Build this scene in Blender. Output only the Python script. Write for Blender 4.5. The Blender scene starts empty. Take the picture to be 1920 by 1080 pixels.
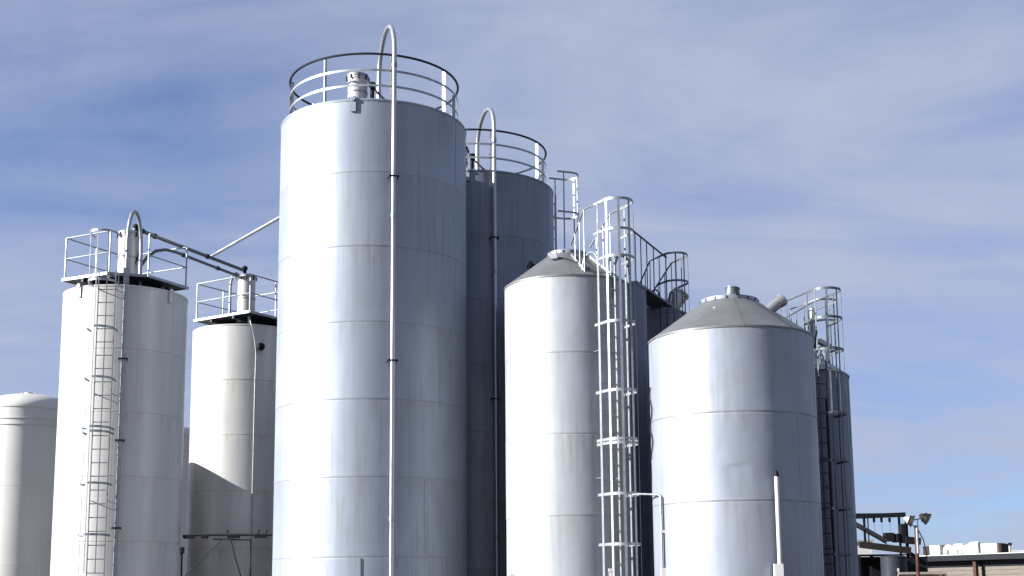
import bpy, math, random
from mathutils import Vector, Matrix
random.seed(7)
R = math.radians
scene = bpy.context.scene
col = scene.collection

# ------------------------------------------------------------------ camera
F_PX, W_PX = 2450.0, 1920.0
cam = bpy.data.cameras.new('camera')
cam.sensor_width = 36.0
cam.lens = 36.0 * F_PX / W_PX
cam.shift_y = 180.0 / W_PX
cam.clip_end = 3000
co = bpy.data.objects.new('camera', cam)
col.objects.link(co)
pitch, roll = R(9.1), R(0.5)
fw = Vector((0, math.cos(pitch), math.sin(pitch)))
r0 = Vector((1, 0, 0)); u0 = r0.cross(fw)
rr = r0 * math.cos(roll) - u0 * math.sin(roll)
uu = u0 * math.cos(roll) + r0 * math.sin(roll)
co.matrix_world = Matrix(((rr.x, uu.x, -fw.x, 0), (rr.y, uu.y, -fw.y, 0), (rr.z, uu.z, -fw.z, 1.7), (0, 0, 0, 1)))
scene.camera = co

# ------------------------------------------------------------------ sky and sun
SUN_EL, SUN_AZ = R(22), R(-107)          # azimuth clockwise from +Y
world = bpy.data.worlds.new('World'); scene.world = world
world.use_nodes = True
nt = world.node_tree; N = nt.nodes; L = nt.links
for n in list(N): N.remove(n)
def nd(t, **k):
    n = N.new(t)
    for a, b in k.items(): setattr(n, a, b)
    return n
out = nd('ShaderNodeOutputWorld'); bg = nd('ShaderNodeBackground')
bg.inputs[1].default_value = 0.05
L.new(bg.outputs[0], out.inputs[0])
sky = nd('ShaderNodeTexSky', sky_type='NISHITA', sun_disc=False, sun_elevation=SUN_EL, sun_rotation=SUN_AZ)
sky.air_density = 1.0; sky.dust_density = 0.1; sky.ozone_density = 4.0; sky.altitude = 1500
tint = nd('ShaderNodeMixRGB', blend_type='MULTIPLY'); tint.inputs[0].default_value = 1
tint.inputs[2].default_value = (0.53, 0.70, 0.98, 1)
L.new(sky.outputs[0], tint.inputs[1])
tc = nd('ShaderNodeTexCoord')
sep = nd('ShaderNodeSeparateXYZ'); L.new(tc.outputs['Generated'], sep.inputs[0])
zz = nd('ShaderNodeMath', operation='ADD'); L.new(sep.outputs[2], zz.inputs[0]); zz.inputs[1].default_value = 0.22
zm = nd('ShaderNodeMath', operation='MAXIMUM'); L.new(zz.outputs[0], zm.inputs[0]); zm.inputs[1].default_value = 0.05
dx = nd('ShaderNodeMath', operation='DIVIDE'); L.new(sep.outputs[0], dx.inputs[0]); L.new(zm.outputs[0], dx.inputs[1])
dy = nd('ShaderNodeMath', operation='DIVIDE'); L.new(sep.outputs[1], dy.inputs[0]); L.new(zm.outputs[0], dy.inputs[1])
cmb = nd('ShaderNodeCombineXYZ'); L.new(dx.outputs[0], cmb.inputs[0]); L.new(dy.outputs[0], cmb.inputs[1])
def cloud(scale, rot, loc, sc, detail, dist, lo, hi, rough=0.55):
    m = nd('ShaderNodeMapping'); m.inputs['Rotation'].default_value = (0, 0, R(rot))
    m.inputs['Location'].default_value = loc; m.inputs['Scale'].default_value = sc
    L.new(cmb.outputs[0], m.inputs[0])
    t = nd('ShaderNodeTexNoise'); t.inputs['Scale'].default_value = scale
    t.inputs['Detail'].default_value = detail; t.inputs['Roughness'].default_value = rough
    t.inputs['Distortion'].default_value = dist
    L.new(m.outputs[0], t.inputs[0])
    mr = nd('ShaderNodeMapRange', interpolation_type='SMOOTHSTEP')
    mr.inputs[1].default_value = lo; mr.inputs[2].default_value = hi
    L.new(t.outputs[0], mr.inputs[0])
    return mr.outputs[0]
c1 = cloud(0.62, 38, (4.76, 10.88, 0), (1.0, 1.6, 1), 3, 0.5, 0.17, 0.55)          # broad veils
c2 = cloud(1.5, 40, (7.4, 12.08, 0), (0.8, 2.0, 1), 6, 0.9, 0.25, 0.74, 0.60)     # wispy streaks
c3 = cloud(3.6, 15, (2.0, 5.0, 0), (0.9, 1.3, 1), 5, 0.6, 0.30, 0.72, 0.55)     # fine mottling
mx = nd('ShaderNodeMath', operation='MULTIPLY_ADD'); L.new(c2, mx.inputs[0]); mx.inputs[1].default_value = 0.36
m1 = nd('ShaderNodeMath', operation='MULTIPLY'); L.new(c1, m1.inputs[0]); m1.inputs[1].default_value = 0.56
m3 = nd('ShaderNodeMath', operation='MULTIPLY_ADD'); L.new(c3, m3.inputs[0]); m3.inputs[1].default_value = 0.16
L.new(m1.outputs[0], m3.inputs[2]); L.new(m3.outputs[0], mx.inputs[2])
mixc = nd('ShaderNodeMixRGB', use_clamp=False); mx.use_clamp = True; L.new(mx.outputs[0], mixc.inputs[0]); L.new(tint.outputs[0], mixc.inputs[1])
mixc.inputs[2].default_value = (3.05, 3.42, 4.55, 1)
L.new(mixc.outputs[0], bg.inputs[0])

sun = bpy.data.lights.new('sun', 'SUN'); sun.energy = 5.0; sun.angle = R(0.53); sun.color = (1.0, 0.975, 0.93)
so = bpy.data.objects.new('sun', sun); col.objects.link(so)
sd = Vector((math.sin(SUN_AZ) * math.cos(SUN_EL), math.cos(SUN_AZ) * math.cos(SUN_EL), math.sin(SUN_EL)))
so.rotation_euler = sd.to_track_quat('Z', 'Y').to_euler()
scene.view_settings.view_transform = 'Standard'
scene.view_settings.look = 'None'
scene.view_settings.exposure = 1.6
scene.view_settings.gamma = 1.0
scene.view_settings.use_curve_mapping = False

# ------------------------------------------------------------------ materials
def mat(name, base, rough=0.5, metal=0.0, var=0.12, vscale=1.5, stretch=(1, 1, 1), bump=0.0, bscale=3.0,
        bstretch=(1, 1, 1), streak=0.0, streakcol=(0.3, 0.27, 0.22), rvar=0.1, aniso=0.0, perobj=0.0, spec=0.5, grain=0.0, course=0.0):
    base = tuple(c * 0.81 for c in base); streakcol = tuple(c * 0.81 for c in streakcol)
    m = bpy.data.materials.new(name); m.use_nodes = True
    t = m.node_tree; n = t.nodes; l = t.links
    p = n['Principled BSDF']
    p.inputs['Metallic'].default_value = metal
    p.inputs['Specular IOR Level'].default_value = spec
    g = n.new('ShaderNodeNewGeometry')               # world position: continuous across the courses of a shell
    def noise(scale, st, det=4):
        mp = n.new('ShaderNodeMapping'); mp.inputs['Scale'].default_value = st
        l.new(g.outputs['Position'], mp.inputs[0])
        x = n.new('ShaderNodeTexNoise'); x.inputs['Scale'].default_value = scale; x.inputs['Detail'].default_value = det
        l.new(mp.outputs[0], x.inputs[0]); return x.outputs[0]
    n1 = noise(vscale, stretch)
    mr = n.new('ShaderNodeMapRange'); mr.inputs[1].default_value = 0.3; mr.inputs[2].default_value = 0.7
    mr.inputs[3].default_value = 1 - var; mr.inputs[4].default_value = 1 + var * 0.5
    l.new(n1, mr.inputs[0])
    val = mr.outputs[0]
    if perobj:
        oi = n.new('ShaderNodeObjectInfo'); mo = n.new('ShaderNodeMapRange')
        mo.inputs[3].default_value = 1 - perobj; mo.inputs[4].default_value = 1 + perobj
        l.new(oi.outputs['Random'], mo.inputs[0])
        mm = n.new('ShaderNodeMath'); mm.operation = 'MULTIPLY'; l.new(val, mm.inputs[0]); l.new(mo.outputs[0], mm.inputs[1]); val = mm.outputs[0]
    c = n.new('ShaderNodeMixRGB'); c.blend_type = 'MULTIPLY'; c.inputs[0].default_value = 1
    c.inputs[1].default_value = (*base, 1); l.new(val, c.inputs[2])
    colr = c.outputs[0]
    if streak:
        s1 = noise(1.0, (14, 14, 0.5), 3); s2 = noise(0.6, (1, 1, 1), 2)
        sm = n.new('ShaderNodeMapRange'); sm.inputs[1].default_value = 0.47; sm.inputs[2].default_value = 0.68; l.new(s1, sm.inputs[0])
        sm2 = n.new('ShaderNodeMapRange'); sm2.inputs[1].default_value = 0.36; sm2.inputs[2].default_value = 0.62; l.new(s2, sm2.inputs[0])
        k = n.new('ShaderNodeMath'); k.operation = 'MULTIPLY'; l.new(sm.outputs[0], k.inputs[0]); l.new(sm2.outputs[0], k.inputs[1])
        k2 = n.new('ShaderNodeMath'); k2.operation = 'MULTIPLY'; l.new(k.outputs[0], k2.inputs[0]); k2.inputs[1].default_value = streak
        c2_ = n.new('ShaderNodeMixRGB'); l.new(k2.outputs[0], c2_.inputs[0]); l.new(colr, c2_.inputs[1]); c2_.inputs[2].default_value = (*streakcol, 1)
        colr = c2_.outputs[0]
    if course:                                        # grime trailing down from each seam, weld line at the lap
        tcn = n.new('ShaderNodeTexCoord'); sx = n.new('ShaderNodeSeparateXYZ'); l.new(tcn.outputs['Generated'], sx.inputs[0])
        gz = n.new('ShaderNodeMapRange'); gz.inputs[1].default_value = 0.55; gz.inputs[2].default_value = 1.0; l.new(sx.outputs[2], gz.inputs[0])
        gp = n.new('ShaderNodeMath'); gp.operation = 'POWER'; l.new(gz.outputs[0], gp.inputs[0]); gp.inputs[1].default_value = 2.2
        dn = noise(1.0, (9, 9, 0.9), 4)
        dm = n.new('ShaderNodeMapRange'); dm.inputs[1].default_value = 0.46; dm.inputs[2].default_value = 0.66; l.new(dn, dm.inputs[0])
        dk = n.new('ShaderNodeMath'); dk.operation = 'MULTIPLY'; l.new(gp.outputs[0], dk.inputs[0]); l.new(dm.outputs[0], dk.inputs[1])
        wl = n.new('ShaderNodeMapRange'); wl.inputs[1].default_value = 0.03; wl.inputs[2].default_value = 0.012; wl.inputs[4].default_value = 0.5; l.new(sx.outputs[2], wl.inputs[0])
        dj = n.new('ShaderNodeMath'); dj.operation = 'MAXIMUM'; l.new(dk.outputs[0], dj.inputs[0]); l.new(wl.outputs[0], dj.inputs[1])
        ds = n.new('ShaderNodeMath'); ds.operation = 'MULTIPLY'; l.new(dj.outputs[0], ds.inputs[0]); ds.inputs[1].default_value = course
        dc = n.new('ShaderNodeMixRGB'); l.new(ds.outputs[0], dc.inputs[0]); l.new(colr, dc.inputs[1]); dc.inputs[2].default_value = (*streakcol, 1)
        colr = dc.outputs[0]
    l.new(colr, p.inputs['Base Color'])
    rn = noise(vscale * 1.7, stretch)
    rm = n.new('ShaderNodeMapRange'); rm.inputs[1].default_value = 0.3; rm.inputs[2].default_value = 0.7
    rm.inputs[3].default_value = max(0.05, rough - rvar); rm.inputs[4].default_value = rough + rvar
    l.new(rn, rm.inputs[0]); l.new(rm.outputs[0], p.inputs['Roughness'])
    if bump:
        bn = noise(bscale, bstretch, 2)
        b = n.new('ShaderNodeBump'); b.inputs['Strength'].default_value = bump; b.inputs['Distance'].default_value = 0.05
        l.new(bn, b.inputs['Height']); last = b
        if grain:
            gn = noise(40, (1, 1, 3), 3)
            b2 = n.new('ShaderNodeBump'); b2.inputs['Strength'].default_value = grain; b2.inputs['Distance'].default_value = 0.004
            l.new(gn, b2.inputs['Height']); l.new(b.outputs[0], b2.inputs['Normal']); last = b2
        l.new(last.outputs[0], p.inputs['Normal'])
    if aniso:
        p.inputs['Anisotropic'].default_value = aniso
        tg = n.new('ShaderNodeTangent'); tg.direction_type = 'RADIAL'; tg.axis = 'Z'
        l.new(tg.outputs[0], p.inputs['Tangent'])
    return m

M = {
 'steel':  mat('brushed_stainless_steel', (0.285, 0.325, 0.390), 0.52, 0.34, 0.13, 1.2, (1, 1, 0.35), 0.22, 1.3, (1, 1, 0.55), 0.6, (0.20, 0.195, 0.19), 0.05, 0.0, 0.035, grain=0.05, course=0.5),
 'alu':    mat('mill_finish_aluminium', (0.282, 0.315, 0.378), 0.52, 0.34, 0.13, 1.4, (1, 1, 0.4), 0.28, 1.6, (1, 1, 0.7), 0.45, (0.20, 0.19, 0.175), 0.06, 0.0, 0.03, grain=0.05, course=0.45),
 'steel_shade': mat('shaded_stainless_steel', (0.175, 0.205, 0.26), 0.5, 0.38, 0.14, 1.2, (1, 1, 0.35), 0.16, 1.3, (1, 1, 0.55), 0.6, (0.13, 0.13, 0.13), 0.05, 0.0, 0.035, grain=0.05, course=0.5),  # darker copy of the steel: the rear silo's shade put into its colour
 'alu2':   mat('pale_aluminium', (0.36, 0.385, 0.42), 0.52, 0.28, 0.13, 1.4, (1, 1, 0.4), 0.20, 1.6, (1, 1, 0.7), 0.45, (0.24, 0.235, 0.22), 0.06, 0.0, 0.03, grain=0.05, course=0.45),
 'shade':  mat('shaded_aluminium', (0.12, 0.14, 0.185), 0.5, 0.35, 0.14, 1.4, (1, 1, 0.4), 0.12, 1.7, (1, 1, 0.6), 0.25, (0.13, 0.13, 0.13), 0.06, 0.0, 0.03, course=0.5),  # aluminium darkened in colour for the shade on the rear tanks
 'paint':  mat('satin_white_tank_paint', (0.515, 0.51, 0.50), 0.42, 0.2, 0.10, 1.3, (1, 1, 0.3), 0.06, 1.4, (1, 1, 0.6), 0.30, (0.34, 0.315, 0.275), 0.06, 0.0, 0.03, grain=0.04, course=0.55),
 'dome':   mat('chalky_white_paint', (0.53, 0.53, 0.51), 0.6, 0.0, 0.10, 1.0, (1, 1, 0.3), 0.05, 1.4, (1, 1, 0.6), 0.25, (0.36, 0.33, 0.28), 0.05, 0.0, 0.02),
 'cone':   mat('dull_grey_roof_sheet', (0.165, 0.174, 0.18), 0.5, 0.4, 0.14, 2.6, (1, 1, 1), 0.12, 2.6, (1, 1, 1), 0.12, (0.16, 0.15, 0.14), 0.08),
 'galv':   mat('galvanised_steel', (0.31, 0.33, 0.345), 0.45, 0.55, 0.22, 9, (1, 1, 1), 0.0, 3, rvar=0.1),
 'pipe':   mat('bright_aluminium_pipe', (0.44, 0.45, 0.465), 0.38, 0.75, 0.10, 4, (1, 1, 0.4)),
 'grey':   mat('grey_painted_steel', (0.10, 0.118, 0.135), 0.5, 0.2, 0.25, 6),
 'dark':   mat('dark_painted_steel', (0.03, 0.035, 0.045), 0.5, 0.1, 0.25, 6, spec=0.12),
 'black':  mat('black_rubber', (0.009, 0.009, 0.012), 0.6, 0.0, 0.2, 8, spec=0.12),
 'white':  mat('white_enamel', (0.55, 0.55, 0.535), 0.45, 0.0, 0.08, 5),
 'rust':   mat('rusty_brown_steel', (0.075, 0.038, 0.028), 0.75, 0.0, 0.4, 7, spec=0.12),
 'tan':    mat('tan_metal_siding', (0.085, 0.07, 0.056), 0.6, 0.0, 0.10, 1.2, (1, 1, 3), streak=0.3, streakcol=(0.06, 0.047, 0.037)),
 'fascia': mat('slate_grey_fascia', (0.012, 0.014, 0.019), 0.5, 0.0, 0.12, 2, spec=0.12),
 'roofw':  mat('white_roof_membrane', (0.5, 0.5, 0.49), 0.6, 0.0, 0.08, 2),
 'beige':  mat('beige_sheet_metal', (0.30, 0.28, 0.24), 0.5, 0.0, 0.08, 4),
 'mint':   mat('pale_green_cabinet', (0.31, 0.37, 0.31), 0.5, 0.0, 0.06, 4),
 'plat':   mat('brown_grey_beam', (0.026, 0.022, 0.021), 0.65, 0.1, 0.3, 3, spec=0.12),
 'glass':  mat('lamp_glass', (0.05, 0.04, 0.04), 0.15, 0.0, 0.1, 4),
 'conc':   mat('concrete_pad', (0.20, 0.19, 0.175), 0.85, 0.0, 0.2, 2, bump=0.3, bscale=12),
}

# ground material: gravelly concrete yard
gm = mat('dusty_yard', (0.14, 0.125, 0.105), 0.9, 0.0, 0.35, 0.35, bump=0.5, bscale=6)

# ------------------------------------------------------------------ mesh helpers
class MB:
    def __init__(s): s.v = []; s.f = []
    def add(s, vs, fs):
        o = len(s.v); s.v += [tuple(p) for p in vs]; s.f += [tuple(i + o for i in q) for q in fs]; return s
    def sweep(s, pts, prof, closed=False, caps=True, up=None):
        """sweep a closed 2-D profile along a polyline (mitred, parallel transport)"""
        pts = [Vector(p) for p in pts]; n = len(pts); k = len(prof)
        tg = []
        for i in range(n):
            a = pts[i] - pts[i - 1] if (i > 0 or closed) else None
            b = pts[(i + 1) % n] - pts[i] if (i < n - 1 or closed) else None
            if a is None: t = b.normalized()
            elif b is None: t = a.normalized()
            else: t = (a.normalized() + b.normalized()).normalized()
            tg.append((t, a, b))
        if up is None:
            up = Vector((0, 0, 1)) if abs(tg[0][0].z) < 0.9 else Vector((1, 0, 0))
        else: up = Vector(up)
        ref = (up - tg[0][0] * up.dot(tg[0][0])).normalized()
        vs = []
        for i in range(n):
            t, a, b = tg[i]
            if i: ref = (ref - t * ref.dot(t)).normalized()
            side = t.cross(ref)
            sc = 1.0
            if a is not None and b is not None:
                c = a.normalized().dot(t); sc = min(1.6, 1 / max(c, 0.5))
            # mitre stretches along the bend plane only when it matters; uniform is fine for small bends
            for (x, y) in prof: vs.append(pts[i] + side * x * (sc if sc < 1.15 else 1.1) + ref * y)
        fs = []
        m = n if closed else n - 1
        for i in range(m):
            for j in range(k):
                a_, b_ = i * k + j, i * k + (j + 1) % k
                c_, d_ = ((i + 1) % n) * k + (j + 1) % k, ((i + 1) % n) * k + j
                fs.append((a_, b_, c_, d_))
        if caps and not closed:
            fs.append(tuple(range(k))[::-1]); fs.append(tuple((n - 1) * k + j for j in range(k)))
        return s.add(vs, fs)
    def tube(s, pts, r, n=10, closed=False):
        return s.sweep(pts, [(r * math.cos(2 * math.pi * j / n), r * math.sin(2 * math.pi * j / n)) for j in range(n)], closed)
    def flat(s, pts, w, h, closed=False, up=None):
        return s.sweep(pts, [(-w / 2, -h / 2), (w / 2, -h / 2), (w / 2, h / 2), (-w / 2, h / 2)], closed, True, up)
    def box(s, c, d, rz=0.0, m=None):
        vs = []
        for z in (-1, 1):
            for y in (-1, 1):
                for x in (-1, 1):
                    p = Vector((x * d[0] / 2, y * d[1] / 2, z * d[2] / 2))
                    if m is not None: p = m @ p
                    p = Matrix.Rotation(rz, 3, 'Z') @ p
                    vs.append(p + Vector(c))
        return s.add(vs, [(0, 2, 3, 1), (4, 5, 7, 6), (0, 1, 5, 4), (2, 6, 7, 3), (0, 4, 6, 2), (1, 3, 7, 5)])
    def lathe(s, prof, n=48, c=(0, 0, 0), close=False, m=None):
        vs = []
        for i in range(n):
            a = 2 * math.pi * i / n
            for (r, z) in prof:
                p = Vector((r * math.sin(a), -r * math.cos(a), z))
                if m is not None: p = m @ p
                vs.append(p + Vector(c))
        k = len(prof); fs = []
        for i in range(n):
            j = (i + 1) % n
            for q in range(k if close else k - 1):
                q2 = (q + 1) % k
                fs.append((i * k + q, j * k + q, j * k + q2, i * k + q2))
        s.add(vs, fs)
        return s
    def cyl(s, c, r, h, n=24, m=None, bev=0.01, r2=None):
        r2 = r if r2 is None else r2
        b = min(bev, r * 0.3)
        return s.lathe([(0.001, 0), (r - b, 0), (r, b), (r2, h - b), (r2 - b, h), (0.001, h)], n, c, False, m)
    def prism(s, poly, z0, z1):
        n = len(poly)
        vs = [(x, y, z0) for x, y in poly] + [(x, y, z1) for x, y in poly]
        fs = [tuple(range(n))[::-1], tuple(range(n, 2 * n))] + [(i, (i + 1) % n, n + (i + 1) % n, n + i) for i in range(n)]
        return s.add(vs, fs)
    def mesh(s, name, m, angle=35):
        me = bpy.data.meshes.new(name); me.from_pydata(s.v, [], s.f); me.update()
        me.materials.append(M[m] if isinstance(m, str) else m)
        for p in me.polygons: p.use_smooth = True
        me.set_sharp_from_angle(angle=R(angle))
        return me
    def build(s, name, m, parent=None, angle=35):
        o = bpy.data.objects.new(name, s.mesh(name, m, angle)); col.objects.link(o)
        if parent is not None: o.parent = parent
        return o

def put(name, me, parent, loc, rz=0.0):
    o = bpy.data.objects.new(name, me); col.objects.link(o); o.parent = parent
    o.location = loc; o.rotation_euler = (0, 0, rz); return o
def thing(name, label, cat, loc=(0, 0, 0), group=None):
    o = bpy.data.objects.new(name, None); col.objects.link(o); o.location = loc
    o.empty_display_size = 0.3
    tag(o, label, cat, group); return o
def tag(o, label, cat, group=None):
    o['label'] = label; o['category'] = cat
    if group: o['group'] = group
def P(phi, r, z):
    a = R(phi); return Vector((r * math.sin(a), -r * math.cos(a), z))
def frame(phi):
    a = R(phi); return Vector((math.sin(a), -math.cos(a), 0)), Vector((math.cos(a), math.sin(a), 0))   # outward, sideways

# ------------------------------------------------------------------ setting
g = MB().add([(-1500, -1500, 0), (1500, -1500, 0), (1500, 1500, 0), (-1500, 1500, 0)], [(0, 1, 2, 3)]).build('ground', gm)
g['kind'] = 'structure'
pad = MB().prism([(-12.5, 20.5), (9.5, 20.5), (9.5, 38.5), (-12.5, 38.5)], 0.002, 0.15).build('concrete_pad', 'conc')
pad['kind'] = 'structure'

# ------------------------------------------------------------------ shared tank parts
def shell(root, rad, seams, ztop, m, seg=128, lip=True, wob=0.0):
    """welded courses: each ring laps the one below by a few millimetres"""
    zs = [0.15] + list(seams) + [ztop]
    for i in range(len(zs) - 1):
        z0, z1 = zs[i], zs[i + 1]
        dr = random.uniform(-0.002, 0.002)
        r = rad + dr
        prof = [(r - 0.0015, z0 + 0.0005), (r + 0.0005, z0 + 0.006), (r + 0.002, z0 + 0.03), (r, z0 + 0.06)]
        k = 5
        prof += [(r + (random.uniform(-wob, wob)), z0 + 0.05 + (z1 - z0 - 0.09) * j / k) for j in range(1, k)]
        prof += [(r, z1 - 0.03), (r - 0.0005, z1 - 0.003), (r - 0.0015, z1 + 0.0)]
        MB().lathe(prof, seg).build('shell_course', m, root, 60)
    # vertical plate seam, staggered from course to course
    for i in range(len(zs) - 1):
        ph = 38 + (i % 2) * 27
        MB().flat([P(ph, rad + 0.001, zs[i] + 0.06), P(ph, rad + 0.001, zs[i + 1] - 0.04)], 0.012, 0.005, up=P(ph, 1, 0)).build('plate_seam', m, root)

def arch_pipe(r, pipe_r, phi, z0, zs, zapex, w, base, lateral=0.0):
    """rises in front of the shell, arches over and comes down inside; returns the centre line"""
    o, t = frame(phi)
    pts = [o * r + Vector((0, 0, z0)), o * r + Vector((0, 0, zs))]
    n = 22
    for i in range(1, n + 1):
        a = math.pi * i / n
        pts.append(o * (r - w / 2 + w / 2 * math.cos(a)) + t * lateral * (1 - math.cos(a)) / 2 + Vector((0, 0, zs + (zapex - zs) * math.sin(a))))
    pts.append(o * (r - w) + t * lateral + Vector((0, 0, base)))
    return pts

def clamp(root, phi, r0_, r1_, z):
    o, t = frame(phi)
    b = MB()
    b.flat([o * r0_ + t * 0.09 + Vector((0, 0, z)), o * (r1_ + 0.03) + t * 0.09 + Vector((0, 0, z))], 0.03, 0.03)
    b.flat([o * r0_ - t * 0.09 + Vector((0, 0, z)), o * (r1_ + 0.03) - t * 0.09 + Vector((0, 0, z))], 0.03, 0.03)
    b.flat([o * (r1_ + 0.045) + t * 0.105 + Vector((0, 0, z)), o * (r1_ + 0.045) - t * 0.105 + Vector((0, 0, z))], 0.012, 0.035)
    return b.build('pipe_clamp', 'dark', root)

def lug(root, phi, r, z, m):
    """U-shaped lifting lug hooked over the rim"""
    o, t = frame(phi)
    b = MB()
    a = math.atan2(o.x, -o.y)
    b.box(o * (r + 0.022) + Vector((0, 0, z - 0.06)), (0.11, 0.03, 0.28), a)
    b.cyl(o * (r + 0.03) + Vector((0, 0, z + 0.07)), 0.055, 0.03, 16, Matrix.Rotation(a, 3, 'Z') @ Matrix.Rotation(R(90), 3, 'X'))
    return b.build('lifting_lug', m, root)

U_W, U_D = 0.30, 0.68
def u_pts(phi, r, z, w=U_W, d=U_D, back=0.0, n=12):
    o, t = frame(phi); c = d - w
    pts = [o * (r - back) - t * w]
    pts += [o * (r + c + w * math.sin(a)) - t * w * math.cos(a) for a in [math.pi * i / n for i in range(n + 1)]]
    pts += [o * (r - back) + t * w]
    return [p + Vector((0, 0, z)) for p in pts]
def ladder(root, phi, r, z0, z1, hoops, zc0, zc1, m='galv', mrung='galv', rung=0.305, over=None, width=0.38, bars=(-90, -50, -12, 30, 68), back0=0.0, hoop_h=0.05, bar_w=0.032):
    """ladder > rung, cage_hoop, cage_bar"""
    o, t = frame(phi)
    b = MB()
    for sgn in (-1, 1):
        pts = [o * r + t * sgn * width / 2 + Vector((0, 0, z0)), o * r + t * sgn * width / 2 + Vector((0, 0, z1))]
        if over:
            rr_, h = over                            # walk-through stringers bending over the rim
            for i in range(1, 9):
                a = math.pi * i / 8
                pts.append(o * (r - rr_ + rr_ * math.cos(a)) + t * sgn * (width / 2 + 0.10 * i / 8) + Vector((0, 0, z1 + h * math.sin(a))))
            pts.append(pts[-1] - Vector((0, 0, 0.35)))
        b.flat(pts, 0.014, 0.055, up=o) if not over else b.tube(pts, 0.022, 8)
    zz_ = z0 + 1.0
    while zz_ < z1 - 0.2:
        for sgn in (-1, 1):
            b.flat([o * r + t * sgn * (width / 2) + Vector((0, 0, zz_)), o * (r - 0.2) + t * sgn * (width / 2) + Vector((0, 0, zz_))], 0.04, 0.01)
        zz_ += 2.4
    lad = b.build('ladder', m, root)
    rm = MB().tube([(-width / 2, 0, 0), (width / 2, 0, 0)], 0.011, 8).mesh('rung', mrung)
    z = z0 + 0.3
    while z < z1 - 0.05:
        put('rung', rm, lad, o * r + Vector((0, 0, z)), R(phi)); z += rung
    # all hoops of one cage share a mesh
    hm = MB().flat([p for p in u_pts(0, 0.0, 0.0)], 0.009, hoop_h).mesh('cage_hoop', m)
    for hz in hoops: put('cage_hoop', hm, lad, o * (r + 0.02) + Vector((0, 0, hz)), R(phi))
    bm_ = MB().flat([(0, 0, zc0), (0, 0, zc1)], bar_w, 0.007, up=(0, 1, 0)).mesh('cage_bar', m)
    c = U_D - U_W
    for a in bars:
        if abs(a) >= 89:
            q = o * (r + 0.02 + c * 0.45) + t * (U_W + 0.007) * (1 if a > 0 else -1)
        else:
            q = o * (r + 0.02 + c + (U_W + 0.007) * math.cos(R(a))) + t * (U_W + 0.007) * math.sin(R(a))
        put('cage_bar', bm_, lad, q, R(phi) + R(a))
    return lad

def guard(root, phi, rtop, ztop, rbot, zbot, cone, m, wtop=U_W, wbot=0.22, nb=3, hoop=True, r_l=1.42):
    """sloping handrails that join the top cage hoop to the roof"""
    o, t = frame(phi)
    for s in (-1, 1):
        top = o * rtop + t * s * wtop + Vector((0, 0, ztop)); bot = o * rbot + t * s * wbot + Vector((0, 0, zbot))
        gr = MB().tube([o * (r_l + 0.05) + t * s * wtop + Vector((0, 0, ztop)), top, bot], 0.018, 8).build('guard_rail', m, root)
        for i in range(nb):
            f = i / nb
            p = top.lerp(bot, f); rad = math.hypot(p.x, p.y)
            zb = cone(rad)
            if p.z - zb > 0.06:
                MB().tube([p, (p.x, p.y, zb - 0.01)], 0.012, 6).build('baluster', m, gr)
        lo = []
        for i in range(5):
            f = i / 4; p = top.lerp(bot, f); lo.append((p.x, p.y, cone(math.hypot(p.x, p.y)) + 0.03))
        MB().flat(lo, 0.008, 0.05).build('toe_bar', m, gr)

def cone_roof(root, rad, z0, rtop, z1, m='cone', nseg=12, ribs=True):
    """roof of separate gores with standing laps"""
    per = 128 // nseg if nseg else 128
    for k in range(nseg):
        a0, a1 = 360.0 * k / nseg, 360.0 * (k + 1) / nseg
        vs = []; fs = []; n = 10
        for i in range(n + 1):
            a = a0 + (a1 - a0) * i / n
            lift = 0.006 if i == 0 else 0.0
            for (rr_, z_) in ((rad + 0.012, z0 - 0.03), (rad + 0.014, z0 + 0.004), (rad - 0.01, z0 + 0.016), (rtop, z1), (rtop - 0.02, z1 - 0.06)):
                vs.append(P(a, rr_, z_ + lift))
        for i in range(n):
            for j in range(4): fs.append((i * 5 + j, (i + 1) * 5 + j, (i + 1) * 5 + j + 1, i * 5 + j + 1))
        MB().add(vs, fs).build('roof_panel', m, root, 25)

def flat_roof(root, rad, z, m):
    MB().lathe([(0.001, z + 0.16), (rad - 0.03, z + 0.012), (rad + 0.006, z + 0.012), (rad + 0.012, z - 0.002), (rad + 0.006, z - 0.035), (rad - 0.02, z - 0.035)], 128).build('roof', m, root, 30)

def ring_rails(root, r, z, zt, zs, posts, gate=None):
    ring = lambda q: [P(360 * i / 96, r, q) for i in range(96)]
    tr = MB().tube(ring(zt), 0.026, 8, True).build('top_rail', 'dark', root)
    for q in zs: MB().flat(ring(q), 0.010, 0.048, True).build('mid_rail', 'galv', tr)
    pm = MB().flat([(0, 0, z), (0, 0, zt)], 0.012, 0.075, up=(0, 1, 0)).mesh('post', 'galv')
    for ph in posts:
        put('post', pm, tr, P(ph, r - 0.046, 0), R(ph))
    return tr

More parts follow.
